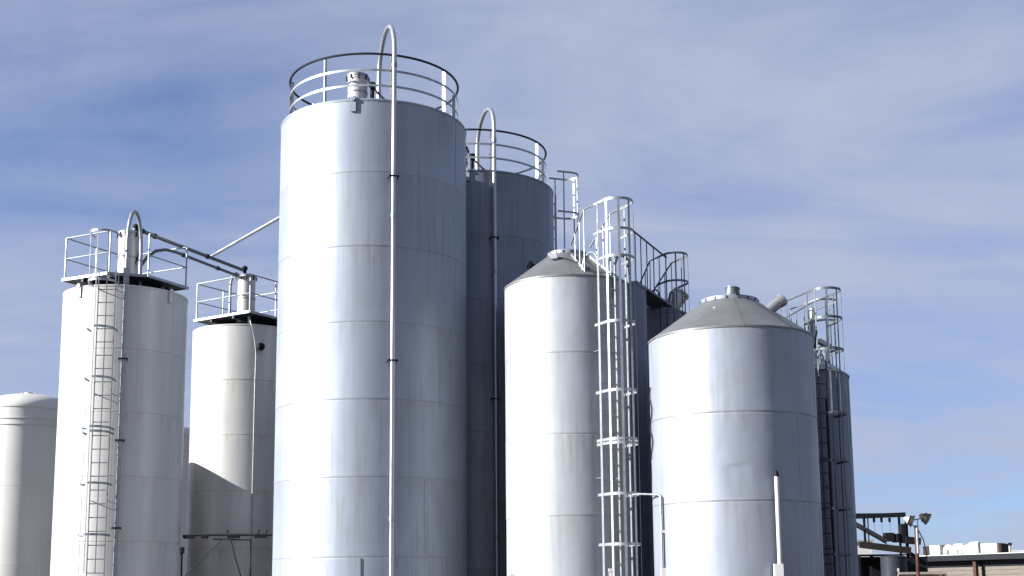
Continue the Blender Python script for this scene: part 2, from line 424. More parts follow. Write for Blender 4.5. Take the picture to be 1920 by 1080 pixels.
def vent(root, x, y, z0, z1, r, m='paint', bolts=8):
    v = MB().lathe([(0.001, z0), (r + 0.02, z0), (r + 0.02, z0 + 0.03), (r, z0 + 0.035), (r, z1 - 0.14), (r + 0.012, z1 - 0.135), (r + 0.012, z1 - 0.10), (r + 0.004, z1 - 0.095)], 32, (x, y, 0)).build('filter_housing', m, root)
    MB().lathe([(r + 0.01, z1 - 0.10), (r + 0.02, z1 - 0.09), (r + 0.018, z1 - 0.03), (r - 0.03, z1), (0.001, z1 + 0.015)], 32, (x, y, 0)).build('lid', 'galv', v)
    for k in range(bolts):
        p = P(360 * k / bolts + 12, r + 0.028, 0)
        MB().box((x + p.x, y + p.y, z1 - 0.11), (0.025, 0.025, 0.11), R(360 * k / bolts + 12)).build('latch', 'dark', v)
    MB().lathe([(r + 0.004, (z0 + z1) / 2 - 0.02), (r + 0.012, (z0 + z1) / 2 - 0.02), (r + 0.012, (z0 + z1) / 2 + 0.01), (r + 0.004, (z0 + z1) / 2 + 0.01)], 32, (x, y, 0)).build('band', 'galv', v)
    return v

# ------------------------------------------------------------------ the two tall silos
def tall_silo(label, loc, pipe_phi, vent_pos, posts, m='steel', apex=13.57):
    t = thing('tall_silo', label, 'silo', loc, 'tall flat-topped steel silos')
    rad, zt = 2.02, 11.74
    shell(t, rad, [0.852, 2.41, 3.968, 5.516, 7.074, 8.632, 10.18], zt, m, 160)
    flat_roof(t, rad, zt, m)
    ring_rails(t, 1.845, zt, 12.798, (12.448, 12.109), posts)
    vent(t, vent_pos[0], vent_pos[1], zt + 0.1, zt + 0.95, 0.21)
    pl = arch_pipe(2.15, 0.05, pipe_phi, 0.2, 12.777, apex, 1.64, zt + 0.12)
    fp_ = MB().tube(pl, 0.048, 14).build('fill_pipe', 'pipe', t)
    o, s = frame(pipe_phi)
    for zc in (3.1, 9.2, 12.4): MB().lathe([(0.047, zc), (0.058, zc + 0.005), (0.058, zc + 0.10), (0.047, zc + 0.105)], 14, o * 2.15).build('coupling', 'galv', fp_)
    for z in (6.279, 1.6, 10.074): clamp(t, pipe_phi, rad, 2.15, z)
    # level probe and hose beside the filter housing
    o, s = frame(pipe_phi)
    b = MB().cyl((vent_pos[0] + 0.32, vent_pos[1] - 0.1, zt + 0.35), 0.045, 0.34, 12).cyl((vent_pos[0] + 0.32, vent_pos[1] - 0.1, zt + 0.62), 0.075, 0.10, 12)
    pr = b.build('level_probe', 'black', t)
    h0 = Vector((vent_pos[0] + 0.34, vent_pos[1] - 0.1, zt + 0.62))
    MB().tube([h0, h0 + Vector((0.12, -0.1, -0.18)), h0 + Vector((0.3, -0.3, -0.42)), h0 + Vector((0.42, -0.5, -0.55))], 0.025, 8).build('hose', 'black', pr)
    return t

t1 = tall_silo('tallest front steel silo with round guard rail and one bright fill pipe down its middle', (-2.99, 27.56, 0), 17.0, (-0.25, -1.0),
               (-79, -28.5, 17, 61.5, 106, 150, 195, 238))
lug(t1, -6, 2.02, 11.67, 'steel'); lug(t1, 120, 2.02, 11.67, 'steel')
MB().flat([P(0.4, 2.027, 1.2), P(0.4, 2.027, 2.40)], 0.03, 0.02, up=P(0, 1, 0)).build('stiffener', 'steel', t1)
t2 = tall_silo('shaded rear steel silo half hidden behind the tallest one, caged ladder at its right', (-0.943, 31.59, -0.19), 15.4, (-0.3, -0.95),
               (-70, -20, 15, 63, 100, 150, 195, 240), 'steel_shade', 13.45)
lug(t2, -2, 2.02, 11.67, 'steel')
o_, s_ = frame(64)
MB().flat([P(61, 1.845, 11.75) + Vector((0, 0, 0.1)), P(61, 1.845, 12.07) - s_ * 0.0 + s_ * 0.25], 0.012, 0.06).build('gate_brace', 'white', t2)
ladder(t2, 109, 2.14, 0.4, 11.9, [12.50, 11.45, 10.3, 9.1, 8.0, 6.9, 5.8, 4.7, 3.6], 2.6, 12.52, 'galv', 'grey', bars=(-90, -52, -10, 34, 90), bar_w=0.034)

# ------------------------------------------------------------------ the two white silos with square decks
def deck_silo(label, loc, centre, edge, full):
    t = thing('white_silo', label, 'silo', loc, 'white silos with square top decks')
    rad, zt = 1.43, 8.73
    shell(t, rad, [1.45, 2.90, 4.35, 5.80, 7.25], zt, 'paint', 128)
    flat_roof(t, rad, zt, 'paint')
    ex = Vector((edge[0], edge[1], 0)).normalized(); ey = Vector((ex.y, -ex.x, 0))     # near corner -> left corner, near corner -> right corner
    if ey.y < 0: ey = -ey
    c = Vector((centre[0], centre[1], 0)); hs = 1.0; zd = 9.0
    near = c - ex * hs - ey * hs; left = c + ex * hs - ey * hs; right = c - ex * hs + ey * hs; far = c + ex * hs + ey * hs
    cut = 0.62 if full else 0.02
    poly = [near + ex * cut, near + ey * cut, right, far, left]
    zt_ = zd + 0.02
    d = MB().prism([(p.x, p.y) for p in poly], zd - 0.02, zd + 0.012).build('deck', 'dark', t)
    edges = [(left, near + ex * cut), (near + ex * cut, near + ey * cut), (near + ey * cut, right), (right, far), (far, left)]
    for a, b in edges:
        dd = (b - a).normalized()
        MB().flat([a - dd * 0.02 + Vector((0, 0, zd - 0.005)), b + dd * 0.02 + Vector((0, 0, zd - 0.005))], 0.05, 0.06).build('edge_channel', 'galv', d)
    for f in (0.3, 0.7):
        MB().flat([left.lerp(near, f) + Vector((0, 0, zd - 0.07)), far.lerp(right, f) + Vector((0, 0, zd - 0.07))], 0.06, 0.09).build('joist', 'dark', d)
    for x, y in ((0.6, 0.6), (-0.6, 0.6), (0.6, -0.6), (-0.6, -0.6)):
        p = c + ex * x + ey * y
        MB().box((p.x, p.y, (zt + zd) / 2), (0.06, 0.06, zd - zt - 0.02)).build('deck_leg', 'white', d)
    H = 1.0
    def rail(pts, posts, mid=(0.5, 1.0)):
        tr = MB().tube([p + Vector((0, 0, zd + H)) for p in pts], 0.018, 8).build('guard_rail', 'galv', t)
        MB().tube([p + Vector((0, 0, zd + H * 0.5)) for p in pts], 0.015, 8).build('mid_rail', 'galv', tr)
        for p in posts: MB().tube([p + Vector((0, 0, zd)), p + Vector((0, 0, zd + H))], 0.02, 8).build('post', 'galv', tr)
    i = 0.03
    l2, n2, r2, f2 = [c + (p - c) * (1 - i) for p in (left, near, right, far)]
    if full:
        g0 = l2.lerp(n2, 0.70)
        rail([g0, l2, f2, r2, n2.lerp(r2, 0.33)], [g0, l2, f2, r2, n2.lerp(r2, 0.33), l2.lerp(f2, 0.5)])
    else:
        rail([n2, l2, f2, r2, n2], [n2, l2, f2, r2, l2.lerp(f2, 0.5), n2.lerp(r2, 0.5)])
    return t, zd

ta, zd = deck_silo('left white silo with caged ladder and square railed deck on top', (-9.20, 30.5, 0), (0.10, -0.39), (-0.895, 0.445), True)
vent(ta, 0.16, -0.5, 8.95, 10.24, 0.235)
o_, s_ = frame(16)
pl = arch_pipe(1.56, 0.04, 16.0, 0.2, 9.72, 10.55, 0.78, 8.85, 0.30)
MB().tube(pl, 0.042, 12).build('fill_pipe', 'galv', ta)
for z in (7.0, 5.15, 3.2): clamp(ta, 16.0, 1.43, 1.56, z)
a = R(16)
MB().box(o_ * 1.55 + Vector((0, 0, 8.92)), (0.12, 0.12, 0.36), a).build('pipe_sleeve', 'galv', ta)
lug(ta, -29, 1.43, 8.68, 'paint'); lug(ta, 60, 1.43, 8.66, 'paint')
ladder(ta, 1.5, 1.62, 0.4, 9.02, [9.78, 8.66, 7.60, 6.47, 5.37, 5.27, 4.14, 3.03], 2.2, 9.8, 'galv', 'grey', 0.303, bars=(-90, -48, -8, 36, 90), bar_w=0.022)
b = MB().cyl((0.30, -0.42, 10.18), 0.05, 0.26, 12).cyl((0.30, -0.42, 10.36), 0.085, 0.07, 12)
b.build('valve', 'black', ta)
MB().tube([(0.36, -0.5, 10.2), (0.47, -0.55, 9.9), (0.40, -0.6, 9.55), (0.33, -0.6, 9.35)], 0.016, 6).build('hose', 'black', ta)

tb, zd = deck_silo('rear white silo beside the tallest silo, with a small black lamp on its shell', (-7.23, 35.0, 0), (0.12, -0.37), (-0.844, 0.537), False)
vent(tb, 0.07, -0.5, 8.95, 10.28, 0.235)
MB().tube(arch_pipe(1.05, 0.035, -14.0, 9.0, 9.75, 10.25, 0.5, 9.0, 0.08), 0.04, 10).build('fill_pipe', 'galv', tb)
MB().cyl((0.02, -0.55, 10.30), 0.05, 0.22, 12).cyl((0.02, -0.55, 10.42), 0.08, 0.07, 12).build('valve', 'black', tb)
pts = [P(21, 1.47, z) for z in (0.2, 2.0, 4.0, 5.6, 7.2)] + [P(21.5, 1.47, 7.9), P(20, 1.47, 8.3), P(17, 1.47, 8.62), P(15, 1.48, 8.8), P(15, 1.40, 8.95)]
MB().tube(pts, 0.014, 8).build('conduit', 'galv', tb)
fl = MB().cyl((0, 0, 0), 0.10, 0.13, 20, Matrix.Rotation(R(75), 3, 'X'), 0.03)
q = P(25, 1.56, 8.10)
o__ = fl.build('flood_lamp', 'black', tb); o__.location = q; o__.rotation_euler = (0, 0, R(25))
MB().tube([P(25, 1.44, 8.10), P(25, 1.6, 8.10)], 0.02, 8).build('lamp_bracket', 'dark', tb)

# the overhead lines between the silos
def world_pipe(name, label, pts, r, m, flanges=(), cat='pipe', group=None):
    base = Vector(pts[0]); t = thing(name, label, cat, base, group)
    loc = [Vector(p) - base for p in pts]
    MB().tube(loc, r, 12).build('run', m, t)
    for f in flanges:
        i, u = int(f), f - int(f)
        p = loc[i].lerp(loc[i + 1], u); d = (loc[i + 1] - loc[i]).normalized()
        mm = d.to_track_quat('Z', 'Y').to_matrix()
        MB().cyl(p - d * 0.05, r * 1.5, 0.10, 12, mm).build('coupling', 'dark', t)
    return t
world_pipe('overhead_pipe', 'upper dark overhead pipe running from the left white silo deck to the second one',
           [(-8.95, 30.1, 10.36), (-8.6, 31.0, 10.36), (-7.26, 34.4, 10.40)], 0.045, 'grey', (0.3, 0.8, 1.55))
world_pipe('overhead_pipe', 'lower overhead pipe bending up from the left silo deck beside the filter housing',
           [(-8.72, 29.95, 9.40), (-8.6, 30.02, 9.62), (-8.45, 30.2, 9.82), (-8.3, 30.5, 9.93), (-8.15, 30.9, 9.97), (-7.25, 34.4, 10.18)], 0.038, 'grey', (4.1, 4.6))
world_pipe('overhead_pipe', 'pale pipe slanting up from the overhead pipe towards the tallest silo',
           [(-7.80, 33.03, 10.42), (-3.9, 29.24, 11.18)], 0.04, 'pipe')

# low dark pipe bridge between the white silos
pb = thing('pipe_bridge', 'dark low pipe with brackets and hanging wires between the white silos', 'pipe', (-8.3, 33.0, 0))
MB().tube([(0, 0, 3.19), (0.1, 0, 3.19), (0.3, 0.0, 3.22), (2.9, 0, 3.20)], 0.035, 10).build('run', 'dark', pb)
for x, w in ((0.15, 0.25), (0.55, 0.16), (1.28, 0.3), (1.95, 0.3)):
    MB().box((x, 0, 3.17), (w, 0.09, 0.09)).build('bracket', 'black', pb)
for x in (1.12, 1.9, 2.1):
    MB().box((x, 0, 3.28), (0.025, 0.03, 0.11), 0, Matrix.Rotation(R(20), 3, 'Y')).build('bolt', 'black', pb)
MB().tube([(1.2, -0.04, 3.15), (1.35, -0.04, 2.6), (1.55, -0.04, 2.0), (2.0, -0.04, 0.2)], 0.014, 6).build('wire', 'black', pb)
MB().tube([(1.0, 0.0, 3.1), (0.5, -0.02, 2.6), (0.05, -0.02, 2.15)], 0.010, 6).build('wire', 'black', pb)
MB().tube([(0.75, 0.05, 3.11), (1.68, 0.05, 3.08), (1.70, 0.05, 2.6), (1.72, 0.05, 0.15)], 0.018, 8).build('drop_pipe', 'dark', pb)
pp = thing('pipe_stand', 'dark stand with a valve head in the gap right of the left silo', 'stand', (-8.22, 32.6, 0))
MB().tube([(0, 0, 0.15), (0, 0, 2.75)], 0.035, 10).build('column', 'dark', pp)
MB().box((-0.03, 0, 2.82), (0.17, 0.12, 0.16)).build('valve_head', 'black', pp)
MB().tube([(0, 0, 2.35), (-0.12, 0, 2.55)], 0.018, 6).build('arm', 'rust', pp)

# ------------------------------------------------------------------ domed tank at the far left, one tank glimpsed behind the white silos and one unseen
def domed(label, loc, rad, zs, h, bands, knob=True):
    t = thing('domed_tank', label, 'tank', loc, 'pale tanks at the back left')
    shell(t, rad, [zs * 0.33, zs * 0.66], zs, 'dome', 96)
    prof = [(rad + 0.02, zs - 0.04), (rad + 0.025, zs + 0.01)]
    for i in range(1, 11):
        a = i / 10
        prof.append((max(0.001, (rad + 0.02) * math.cos(a * math.pi / 2)), zs + 0.01 + h * math.sin(a * math.pi / 2)))
    MB().lathe(prof, 96).build('dome_roof', 'dome', t, 50)
    for z in bands:
        MB().lathe([(rad, z - 0.03), (rad + 0.03, z - 0.025), (rad + 0.03, z + 0.025), (rad, z + 0.03)], 96).build('band', 'dome', t)
    if knob:
        MB().cyl((0, 0, zs + h - 0.02), 0.16, 0.1, 16).build('vent_cap', 'dome', t)
        for x in (-0.25, 0.22): MB().box((x, 0, zs + h + 0.03), (0.08, 0.08, 0.1)).build('roof_fitting', 'dome', t)
    return t
domed('pale domed tank cut off by the left edge of the picture', (-17.96, 48.0, 0), 1.62, 8.52, 0.62, (8.08, 7.86))
domed('pale tank seen only as a sliver in the gap between the two white silos', (-11.35, 42.0, 0), 1.25, 6.75, 0.45, (6.3,), False)
domed('low pale tank hidden behind the left white silo', (-10.15, 33.72, 0), 1.30, 5.25, 0.35, (), False)  # unseen tank, placed to cast the shadow on the rear white silo

# ------------------------------------------------------------------ cone-topped aluminium tanks
def cone_tank(label, loc, rad, seams, zt, rtop, ztop, m, lad_phi=None, hoops=(), cage_top=None, ladm='galv', rungm='galv', group='cone-topped aluminium tanks', ribs=12, over=(0.19, 0.22), g_r=(1.12, 0.5), conem='cone', zc0=1.9, g_z=None, bar_w=0.046):
    t = thing('cone_tank', label, 'tank', loc, group)
    shell(t, rad, seams, zt, m, 144)
    cone_roof(t, rad, zt, rtop, ztop, conem, ribs)
    MB().lathe([(0.001, ztop + 0.05), (rtop + 0.0, ztop + 0.05), (rtop + 0.035, ztop + 0.035), (rtop + 0.035, ztop - 0.035), (rtop, ztop - 0.045)], 64).build('top_ring', 'alu', t)
    bb = MB()
    for k in range(16): bb.box(P(k * 22.5 + 8, rtop + 0.038, ztop), (0.03, 0.025, 0.045), R(k * 22.5 + 8))
    bb.build('flange_bolts', 'grey', t)['kind'] = 'stuff'
    if lad_phi is not None:
        rl = rad + 0.16
        ladder(t, lad_phi, rl, 0.4, zt + 0.22, list(hoops) + [cage_top], zc0, cage_top, ladm, rungm, over=over, bars=(-90, -75, -28, 12, 55, 90), bar_w=bar_w, hoop_h=0.05)
        cone = lambda r: zt + (ztop - zt) * min(1, max(0, (rad - r) / (rad - rtop))) if r < rad else zt
        guard(t, lad_phi, g_r[0], cage_top, g_r[1], g_z or ztop + 0.08, cone, ladm, r_l=rl, nb=3 if g_z is None else 5)
    return t

tm = cone_tank('narrow cone-topped tank right of the tall silos, bright caged ladder on its right', (1.13, 25.5, 0), 1.263, [1.55, 3.10, 4.63, 6.18], 7.69, 0.36, 8.38, 'alu2',
               29, (8.42, 7.90, 6.66, 5.37, 4.47, 4.40, 3.47, 2.56), 9.0)
# side nozzle, bracket and cable on the cone
mm = Matrix.Rotation(R(-62), 3, 'Y')
MB().lathe([(0.06, -0.12), (0.06, 0.16), (0.085, 0.165), (0.085, 0.24), (0.06, 0.245), (0.055, 0.10)], 20, (-0.58, -0.2, 8.05), False, mm).build('side_nozzle', 'black', tm)
bk = MB().box((-0.30, -0.66, 8.20), (0.13, 0.10, 0.10)).box((-0.24, -0.62, 8.12), (0.03, 0.03, 0.12)).build('junction_box', 'white', tm)
cz = lambda r: 7.69 + (8.38 - 7.69) * (1.263 - r) / (1.263 - 0.36)
pts = [(-0.2, -0.62), (0.0, -0.75), (0.18, -0.86), (0.32, -0.95), (0.42, -1.06), (0.47, -1.15)]
MB().tube([(x, y, cz(math.hypot(x, y)) + 0.03) for x, y in pts], 0.013, 6).build('cable', 'dark', bk)
MB().tube([P(42, 1.30, 7.3), P(42, 1.30, 7.95), P(44, 1.33, 8.1), P(50, 1.36, 8.16), P(56, 1.38, 8.08), P(58, 1.38, 7.4), P(58, 1.38, 0.3)], 0.03, 10).build('vent_pipe', 'grey', tm)

tr_ = cone_tank('widest cone-topped tank at the front right with a dented shell and slanted roof vent', (4.0, 23.5, 0), 1.487, [0.16 + 1.5, 3.20, 4.72], 6.22, 0.50, 6.94, 'alu', ribs=10)
mm = Matrix.Rotation(R(8), 3, 'Y')
MB().lathe([(0.001, 0), (0.125, 0), (0.125, 0.19), (0.135, 0.195), (0.135, 0.22), (0.105, 0.225), (0.10, 0.12), (0.001, 0.12)], 28, (0.03, -0.12, 6.98), False, mm).build('roof_nozzle', 'grey', tr_)
mm = Matrix.Rotation(R(18), 3, 'Z') @ Matrix.Rotation(R(52), 3, 'Y')
nz = MB().lathe([(0.10, -0.15), (0.10, 0.32), (0.112, 0.325), (0.112, 0.37)], 24, (0.60, -0.42, 6.66), False, mm).build('slanted_vent', 'galv', tr_)
MB().lathe([(0.116, 0.36), (0.12, 0.375), (0.12, 0.43), (0.10, 0.445), (0.001, 0.45)], 24, (0.60, -0.42, 6.66), False, mm).build('cap', 'pipe', nz)
MB().tube([(-0.38, -0.72, 6.62), (-0.38, -0.75, 6.70)], 0.03, 10).build('lifting_lug', 'white', tr_)
MB().flat([P(77, 1.50, 6.02), P(78, 1.55, 6.35)], 0.05, 0.02).build('rim_hook', 'black', tr_)
MB().box(P(8, 0.53, 7.0), (0.07, 0.05, 0.06)).build('clamp_bolt', 'dark', tr_)
pts = [P(-84 - 3 * math.sin(i * 1.1), 1.51, 5.35 - 0.1 * i) for i in range(14)]
MB().tube(pts, 0.012, 6).build('loose_cable', 'dark', tr_)
# a shallow dent pressed into the second course
dent = [o for o in tr_.children if o.name.startswith('shell_course')][2]
MB_ = MB(); r_ = 1.487; z0_, z1_ = 3.20, 4.72; nz_, na_ = 72, 400
def dent_depth(a_, z_):
    u = (a_ + 21) / 21.0; w = (z_ - 3.21) / 0.66
    if not (0 < u < 1.15 and 0 < w < 1.25): return 0.0
    left = 0.10 + 0.22 * (1 - w) ; top = 0.92 + 0.10 * u
    e = min(max((u - left) / 0.28, 0), 1) * min(max((top - w) / 0.12, 0), 1) * min(max((1.12 - u) / 0.35, 0), 1) * min(w / 0.1, 1)
    return 0.008 * e * e * (3 - 2 * e) * (0.5 + 0.5 * w)
vs = []
for q in range(nz_ + 1):
    z_ = z0_ + 0.002 + (z1_ - z0_ - 0.004) * q / nz_
    for w in range(na_):
        a_ = 360.0 * w / na_ - 180
        e_ = 0.006 if q in (0, nz_) else (-0.003 if q == 1 else 0.0)
        wave = 0.0022 * math.sin(z_ * 9 + a_ * 0.05) * math.sin(R(a_) * 5 + z_)
        vs.append(P(a_, r_ - e_ - dent_depth(a_, z_) + wave, z_))
fs = [(q * na_ + w, q * na_ + (w + 1) % na_, (q + 1) * na_ + (w + 1) % na_, (q + 1) * na_ + w) for q in range(nz_) for w in range(na_)]
old = dent.data
dent.data = MB_.add(vs, fs).mesh('shell_course', 'alu', 60)
dent['label'] = 'dented shell plate'
bpy.data.meshes.remove(old)

# rear row, in the shade of the tall silos
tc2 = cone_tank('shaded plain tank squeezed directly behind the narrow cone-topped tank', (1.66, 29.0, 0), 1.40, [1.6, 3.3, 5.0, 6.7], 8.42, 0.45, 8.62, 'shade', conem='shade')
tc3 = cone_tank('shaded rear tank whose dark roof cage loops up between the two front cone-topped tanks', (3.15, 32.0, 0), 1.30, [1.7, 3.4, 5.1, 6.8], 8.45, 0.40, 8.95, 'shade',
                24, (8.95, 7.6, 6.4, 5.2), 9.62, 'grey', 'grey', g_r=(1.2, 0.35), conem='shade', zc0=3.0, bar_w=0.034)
base = Vector((3.15, 32.0, 0))
p0, p1 = Vector((2.65, 28.05, 9.66)) - base, Vector((3.70, 30.25, 9.56)) - base
xr = MB().tube([p0, p1], 0.022, 8).build('crossover_rail', 'grey', tc3)
for f in (0.12, 0.27, 0.43, 0.62):
    p = p0.lerp(p1, f); MB().tube([p, (p.x, p.y, 8.55 - 0.2 * f)], 0.014, 6).build('baluster', 'grey', xr)
MB().flat([Vector((2.55, 28.2, 8.46)) - base, Vector((3.62, 30.6, 8.44)) - base], 0.5, 0.05).build('crossover_plank', 'grey', tc3)
mm = Matrix.Rotation(R(10), 3, 'Z') @ Matrix.Rotation(R(35), 3, 'Y')
MB().lathe([(0.20, -0.3), (0.20, 0.35), (0.22, 0.36), (0.22, 0.42), (0.001, 0.44)], 28, (0.80, -0.65, 8.62), False, mm).build('slanted_vent', 'pipe', tc3)

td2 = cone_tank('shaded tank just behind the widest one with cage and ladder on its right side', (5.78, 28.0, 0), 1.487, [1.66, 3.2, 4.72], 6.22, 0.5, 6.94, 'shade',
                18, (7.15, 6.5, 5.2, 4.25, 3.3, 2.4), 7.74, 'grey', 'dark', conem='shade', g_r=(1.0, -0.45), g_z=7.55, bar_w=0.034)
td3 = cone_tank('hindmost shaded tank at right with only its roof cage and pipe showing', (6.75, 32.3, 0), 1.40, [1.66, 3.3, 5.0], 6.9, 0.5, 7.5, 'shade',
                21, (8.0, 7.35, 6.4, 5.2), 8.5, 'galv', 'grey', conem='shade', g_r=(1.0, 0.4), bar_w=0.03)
MB().tube([(0.55, -1.3, 6.8), (0.55, -1.3, 8.45)], 0.085, 14).build('vent_stack', 'pipe', td3)
MB().box((0.75, -1.45, 7.55), (0.34, 0.16, 0.10), R(20), Matrix.Rotation(R(25), 3, 'Y')).build('cross_plate', 'white', td3)
for k, ph in enumerate((14, 27)):
    MB().tube([P(ph, 1.56, 0.2), P(ph, 1.56, 2.6 - k * .5), P(ph - 2, 1.6, 3.2), P(ph - 2, 1.6, 5.6)], 0.03, 8).build('riser_pipe', 'dark', td2)

# ------------------------------------------------------------------ small uprights standing in front of the tanks
sp = thing('standpipe', 'slim white pipe rising from a white box in front of the widest tank', 'pipe', (4.43, 21.93, 0))
MB().tube([(0, 0, 1.9), (0, 0, 3.62)], 0.038, 14).build('pipe', 'white', sp)
MB().lathe([(0.042, 3.60), (0.042, 3.64), (0.02, 3.70), (0.001, 3.71)], 14).build('cap', 'black', sp)
MB().box((-0.03, 0, 1.08), (0.145, 0.13, 2.13)).build('box_column', 'white', sp)
MB().flat([(0, 0.02, 3.3), (-0.02, 0.16, 3.3)], 0.05, 0.03).build('wall_bracket', 'dark', sp)

sp2 = thing('sampling_pipe', 'thin pipe arm from the bright ladder cage bending down beside the widest tank', 'pipe', (2.59, 22.93, 0))
MB().tube([(-0.44, 0.72, 3.44), (-0.30, 0.55, 3.44), (-0.04, 0.05, 3.39), (0, 0, 3.35), (0, 0, 2.1)], 0.018, 10).build('run', 'galv', sp2)
MB().tube([(0.045, -0.02, 3.33), (0.045, -0.02, 2.1)], 0.011, 8).build('cable', 'dark', sp2)
MB().box((0.02, -0.01, 2.74), (0.09, 0.06, 0.05)).build('bracket', 'white', sp2)
MB().box((0.02, 0, 1.06), (0.10, 0.10, 2.10)).build('box_column', 'white', sp2)

def stub(label, loc, h):
    o = thing('marker_post', label, 'post', loc, 'short white posts')
    MB().box((0, 0, h / 2 - 0.03), (0.075, 0.075, h - 0.06)).build('column', 'white', o)
    MB().box((0, 0, h - 0.03), (0.095, 0.095, 0.055)).build('cap', 'white', o)
stub('short white post whose tip shows below the left edge of the narrow tank', (-0.02, 24.3, 0.0), 2.05)
stub('short white post whose tip shows at the foot of the bright ladder cage', (1.72, 23.3, 0.0), 2.12)

# ------------------------------------------------------------------ background at the lower right
# steel loading platform
lp = thing('loading_platform', 'dark steel loading platform with canopy and conveyor beyond the right-hand tanks', 'platform', (17.0, 65.0, 0))
MB().flat([(-1.0, 0, 5.28), (2.42, 0, 5.38)], 0.25, 0.22).build('canopy_beam', 'black', lp)
MB().prism([(-1.0, -0.1), (2.36, -0.1), (2.9, 1.6), (-1.0, 1.6)], 5.40, 5.46).build('canopy_roof', 'black', lp)
for x, y, z0, z1, w in ((0.38, 0, 4.0, 5.25, 0.10), (0.70, 0.5, 4.0, 5.25, 0.05), (2.45, 0, 3.4, 5.3, 0.13), (2.52, 1.4, 0, 5.4, 0.1)):
    MB().box((x, y, (z0 + z1) / 2), (w, w, z1 - z0)).build('post', 'black', lp)
for x in (0.87, 1.24, 1.64): MB().box((x, 0, 5.12), (0.10, 0.10, 0.22)).build('hanger', 'black', lp)
for x in (0.87, 1.24, 1.64): MB().tube([(x, 0, 5.0), (x + 0.03, 0, 4.4)], 0.008, 5).build('cable', 'black', lp)
MB().flat([(-0.5, -0.1, 5.2), (1.45, -0.1, 4.08)], 0.5, 0.10).build('conveyor', 'dark', lp)
MB().flat([(-0.5, -0.3, 5.02), (1.35, -0.3, 3.95)], 0.06, 0.06).build('conveyor_rail', 'black', lp)
MB().box((1.55, 0, 4.28), (0.42, 0.5, 0.42)).build('motor', 'black', lp)
MB().cyl((1.95, 0, 4.02), 0.24, 0.42, 16).build('gearbox', 'black', lp)
MB().box((2.25, 0, 4.45), (0.22, 0.4, 0.95)).build('drive_guard', 'black', lp)
MB().flat([(2.3, -0.3, 4.12), (3.0, -0.3, 4.05)], 0.3, 0.34).build('outlet', 'black', lp)
MB().flat([(0.0, -0.35, 3.92), (2.50, -0.35, 3.60)], 0.18, 0.32).build('deck_beam', 'plat', lp)
MB().prism([(-0.1, -0.2), (2.4, -0.2), (2.4, 2.2), (-0.1, 2.2)], 3.40, 3.44).build('deck', 'black', lp)
for x in (-0.02, 1.2, 2.42):
    for y in (-0.15, 2.0): MB().box((x, y, 1.7), (0.14, 0.14, 3.4)).build('leg', 'black', lp)
MB().box((1.9, 2.3, 1.70), (4.4, 0.1, 3.36)).build('dark_backing', 'black', lp)  # black sheet stands in for the darkness under the deck
MB().flat([(2.55, 0.3, 3.55), (3.4, 0.3, 2.95)], 0.5, 0.12).build('chute', 'black', lp)
# small tank under the platform
st = thing('small_tank', 'small grey tank in the dark under the loading platform', 'tank', (18.5, 64.2, 0))
MB().cyl((0, 0, 0.1), 0.62, 3.2, 40, None, 0.05).build('shell', 'dark', st)  # grey tank coloured dark, the platform's shade is in the colour
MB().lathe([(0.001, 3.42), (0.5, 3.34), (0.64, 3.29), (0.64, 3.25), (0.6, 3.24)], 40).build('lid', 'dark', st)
for z in (2.65, 2.35): MB().box((0.02, -0.63, z), (0.08, 0.04, 0.16)).build('gauge', 'white', st)
# low beam rail in front
lr = thing('barrier_rail', 'long pale low barrier rail in front of the small grey tank', 'barrier', (17.4, 58.0, 0))
MB().box((0.55, 0, 2.42), (2.1, 0.12, 0.10)).build('rail', 'beige', lr)
MB().box((0.55, 0.005, 2.33), (2.1, 0.1, 0.06)).build('lower_rail', 'rust', lr)
for x in (-0.4, 1.5): MB().box((x, 0.1, 1.2), (0.08, 0.08, 2.35)).build('post', 'rust', lr)
# pale wall glimpsed through the platform
pw = thing('distant_shed', 'pale distant shed glimpsed behind the loading platform', 'building', (18.2, 72.0, 0))
MB().box((0.2, 1.5, 2.15), (2.4, 3.0, 4.3)).build('wall', 'white', pw)
MB().prism([(-1.1, -0.15), (1.5, -0.15), (1.5, 3.15), (-1.1, 3.15)], 4.305, 4.42).build('roof', 'beige', pw)

# flood light pole
fp = thing('floodlight_pole', 'rusty pole carrying two big floodlights in front of the flat-roofed building', 'street lamp', (16.80, 55.0, 0))
MB().tube([(0.0, 0, 0), (0.04, 0, 2.2), (0.06, 0, 4.35)], 0.075, 12).build('pole', 'rust', fp)
MB().tube([(0.07, -0.09, 3.2), (0.075, -0.09, 4.36)], 0.055, 10).build('sleeve', 'galv', fp)
MB().tube([(-0.14, 0, 4.56), (0.24, 0, 4.64), (0.45, 0, 4.66)], 0.025, 8).build('cross_arm', 'galv', fp)
MB().tube([(0.15, 0, 4.62), (0.15, 0, 3.9)], 0.018, 8).build('conduit', 'galv', fp)
MB().tube([(-0.20, 0, 4.42), (0.0, -0.05, 4.33), (0.15, -0.08, 4.12), (0.32, -0.08, 3.75), (0.42, -0.05, 3.2), (0.47, 0, 2.8)], 0.022, 8).build('cable', 'black', fp)
